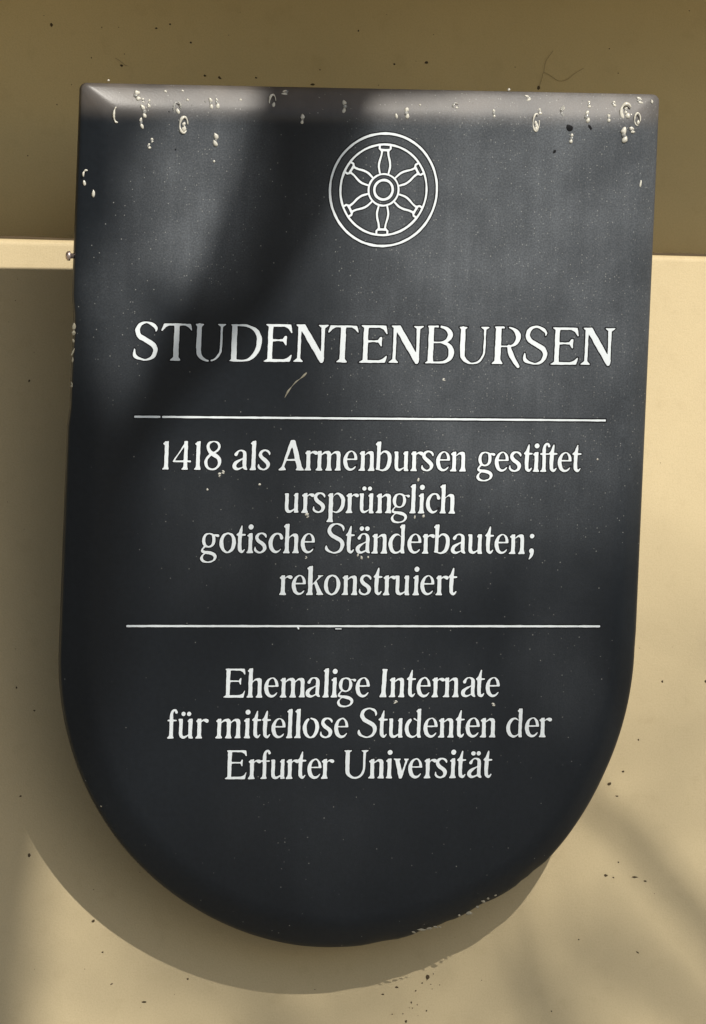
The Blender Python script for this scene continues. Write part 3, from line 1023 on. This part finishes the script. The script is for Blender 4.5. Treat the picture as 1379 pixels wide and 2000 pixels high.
def toward_sun(p, dist, r):
    q = Vector(p) + SUN * dist
    return (q.x, q.y, q.z, r)


def face_pt(px, py):
    u, v = on_plaque(px, py)
    return PLAQUE @ Vector((u, v, 0))


def bough(pts, dist, pre, plaque=False, post=()):
    mid = [toward_sun(face_pt(px, py) if plaque else on_wall(px, py), dist, r) for (px, py, r) in pts]

    def between(a, b, ts):                             # keeps the curve from swinging where the spacing changes
        return [tuple(x + (y - x) * t for x, y in zip(a, b)) for t in ts]
    path = list(pre) + (between(pre[-1], mid[0], (0.6, 0.85, 0.95)) if pre else []) + mid
    path += (between(mid[-1], post[0], (0.04, 0.12, 0.35)) if post else []) + list(post)
    V, F = tube(path, 10, 6)
    part('branch', V, F, M_bark)


# bough whose shadow crosses the plaque from its top edge down to the left
bough([(700, 20, .043), (628, 180, .040), (548, 370, .037), (455, 560, .028), (335, 740, .0165), (240, 900, .012), (175, 1080, .009), (120, 1250, .005)], 2.5,
      [(3.5, -5.1, 3.4, 0.06), (2.4, -3.8, 3.9, .055), (1.1, -2.6, 4.15, .046)], True)
# boughs farther off, their shadows softer, on the lower wall
bough([(1000, 1420, .003), (1110, 1530, .0045), (1230, 1640, .007), (1310, 1730, .008), (1400, 1830, .009), (1500, 1960, .012)], 3.4, [], post=[(3.3, -5.4, 5.2, .04)])
bough([(0, 1150, .03), (25, 1400, .032), (25, 1600, .030), (0, 1800, .026), (-20, 2000, .03), (-40, 2100, .03)], 5.0,
      [(3.3, -5.4, 5.8, .05), (2.0, -5.3, 7.2, .04), (0.4, -5.0, 7.4, .035), (-0.5, -4.9, 6.6, .03)])
bough([(400, 1850, .005), (470, 1930, .008), (560, 2040, .010), (640, 2160, .012)], 5.0, [], post=[(1.6, -5.0, 4.3, .03), (3.4, -5.1, 4.4, .04)])
bough([(985, 1720, .002), (1015, 1850, .005), (1050, 1960, .0065), (1110, 2120, .008)], 4.5, [], post=[(1.8, -5.0, 3.9, .02), (3.45, -5.2, 3.4, .03)])
bough([(1130, 1770, .004), (1220, 1850, .009), (1310, 1930, .013), (1420, 2030, .015), (1520, 2130, .015)], 6.0, [], post=[(2.3, -5.6, 4.0, .03), (3.45, -5.2, 3.7, .04)])
# twigs far up the tree that thin the sunlight on the lower part of the wall
tw = random.Random(21)
for i in range(96):
    py = 2150 - abs(tw.gauss(0, 520))
    px = -250 + 1850 * ((i * 0.618034) % 1.0)
    p = on_wall(px, py) + SUN * tw.uniform(8.5, 11)
    a = tw.uniform(0, math.pi)
    L = tw.uniform(0.12, 0.24)
    d = Vector((math.cos(a), tw.uniform(-.4, .4), math.sin(a)))
    r = tw.uniform(.0024, .0042)
    V, F = tube([(*(p - d * L), r), (*(p + Vector((tw.gauss(0, .02), 0, tw.gauss(0, .02)))), r * .8), (*(p + d * L), r * .4)], 6, 3)
    part('twig', V, F, M_bark)
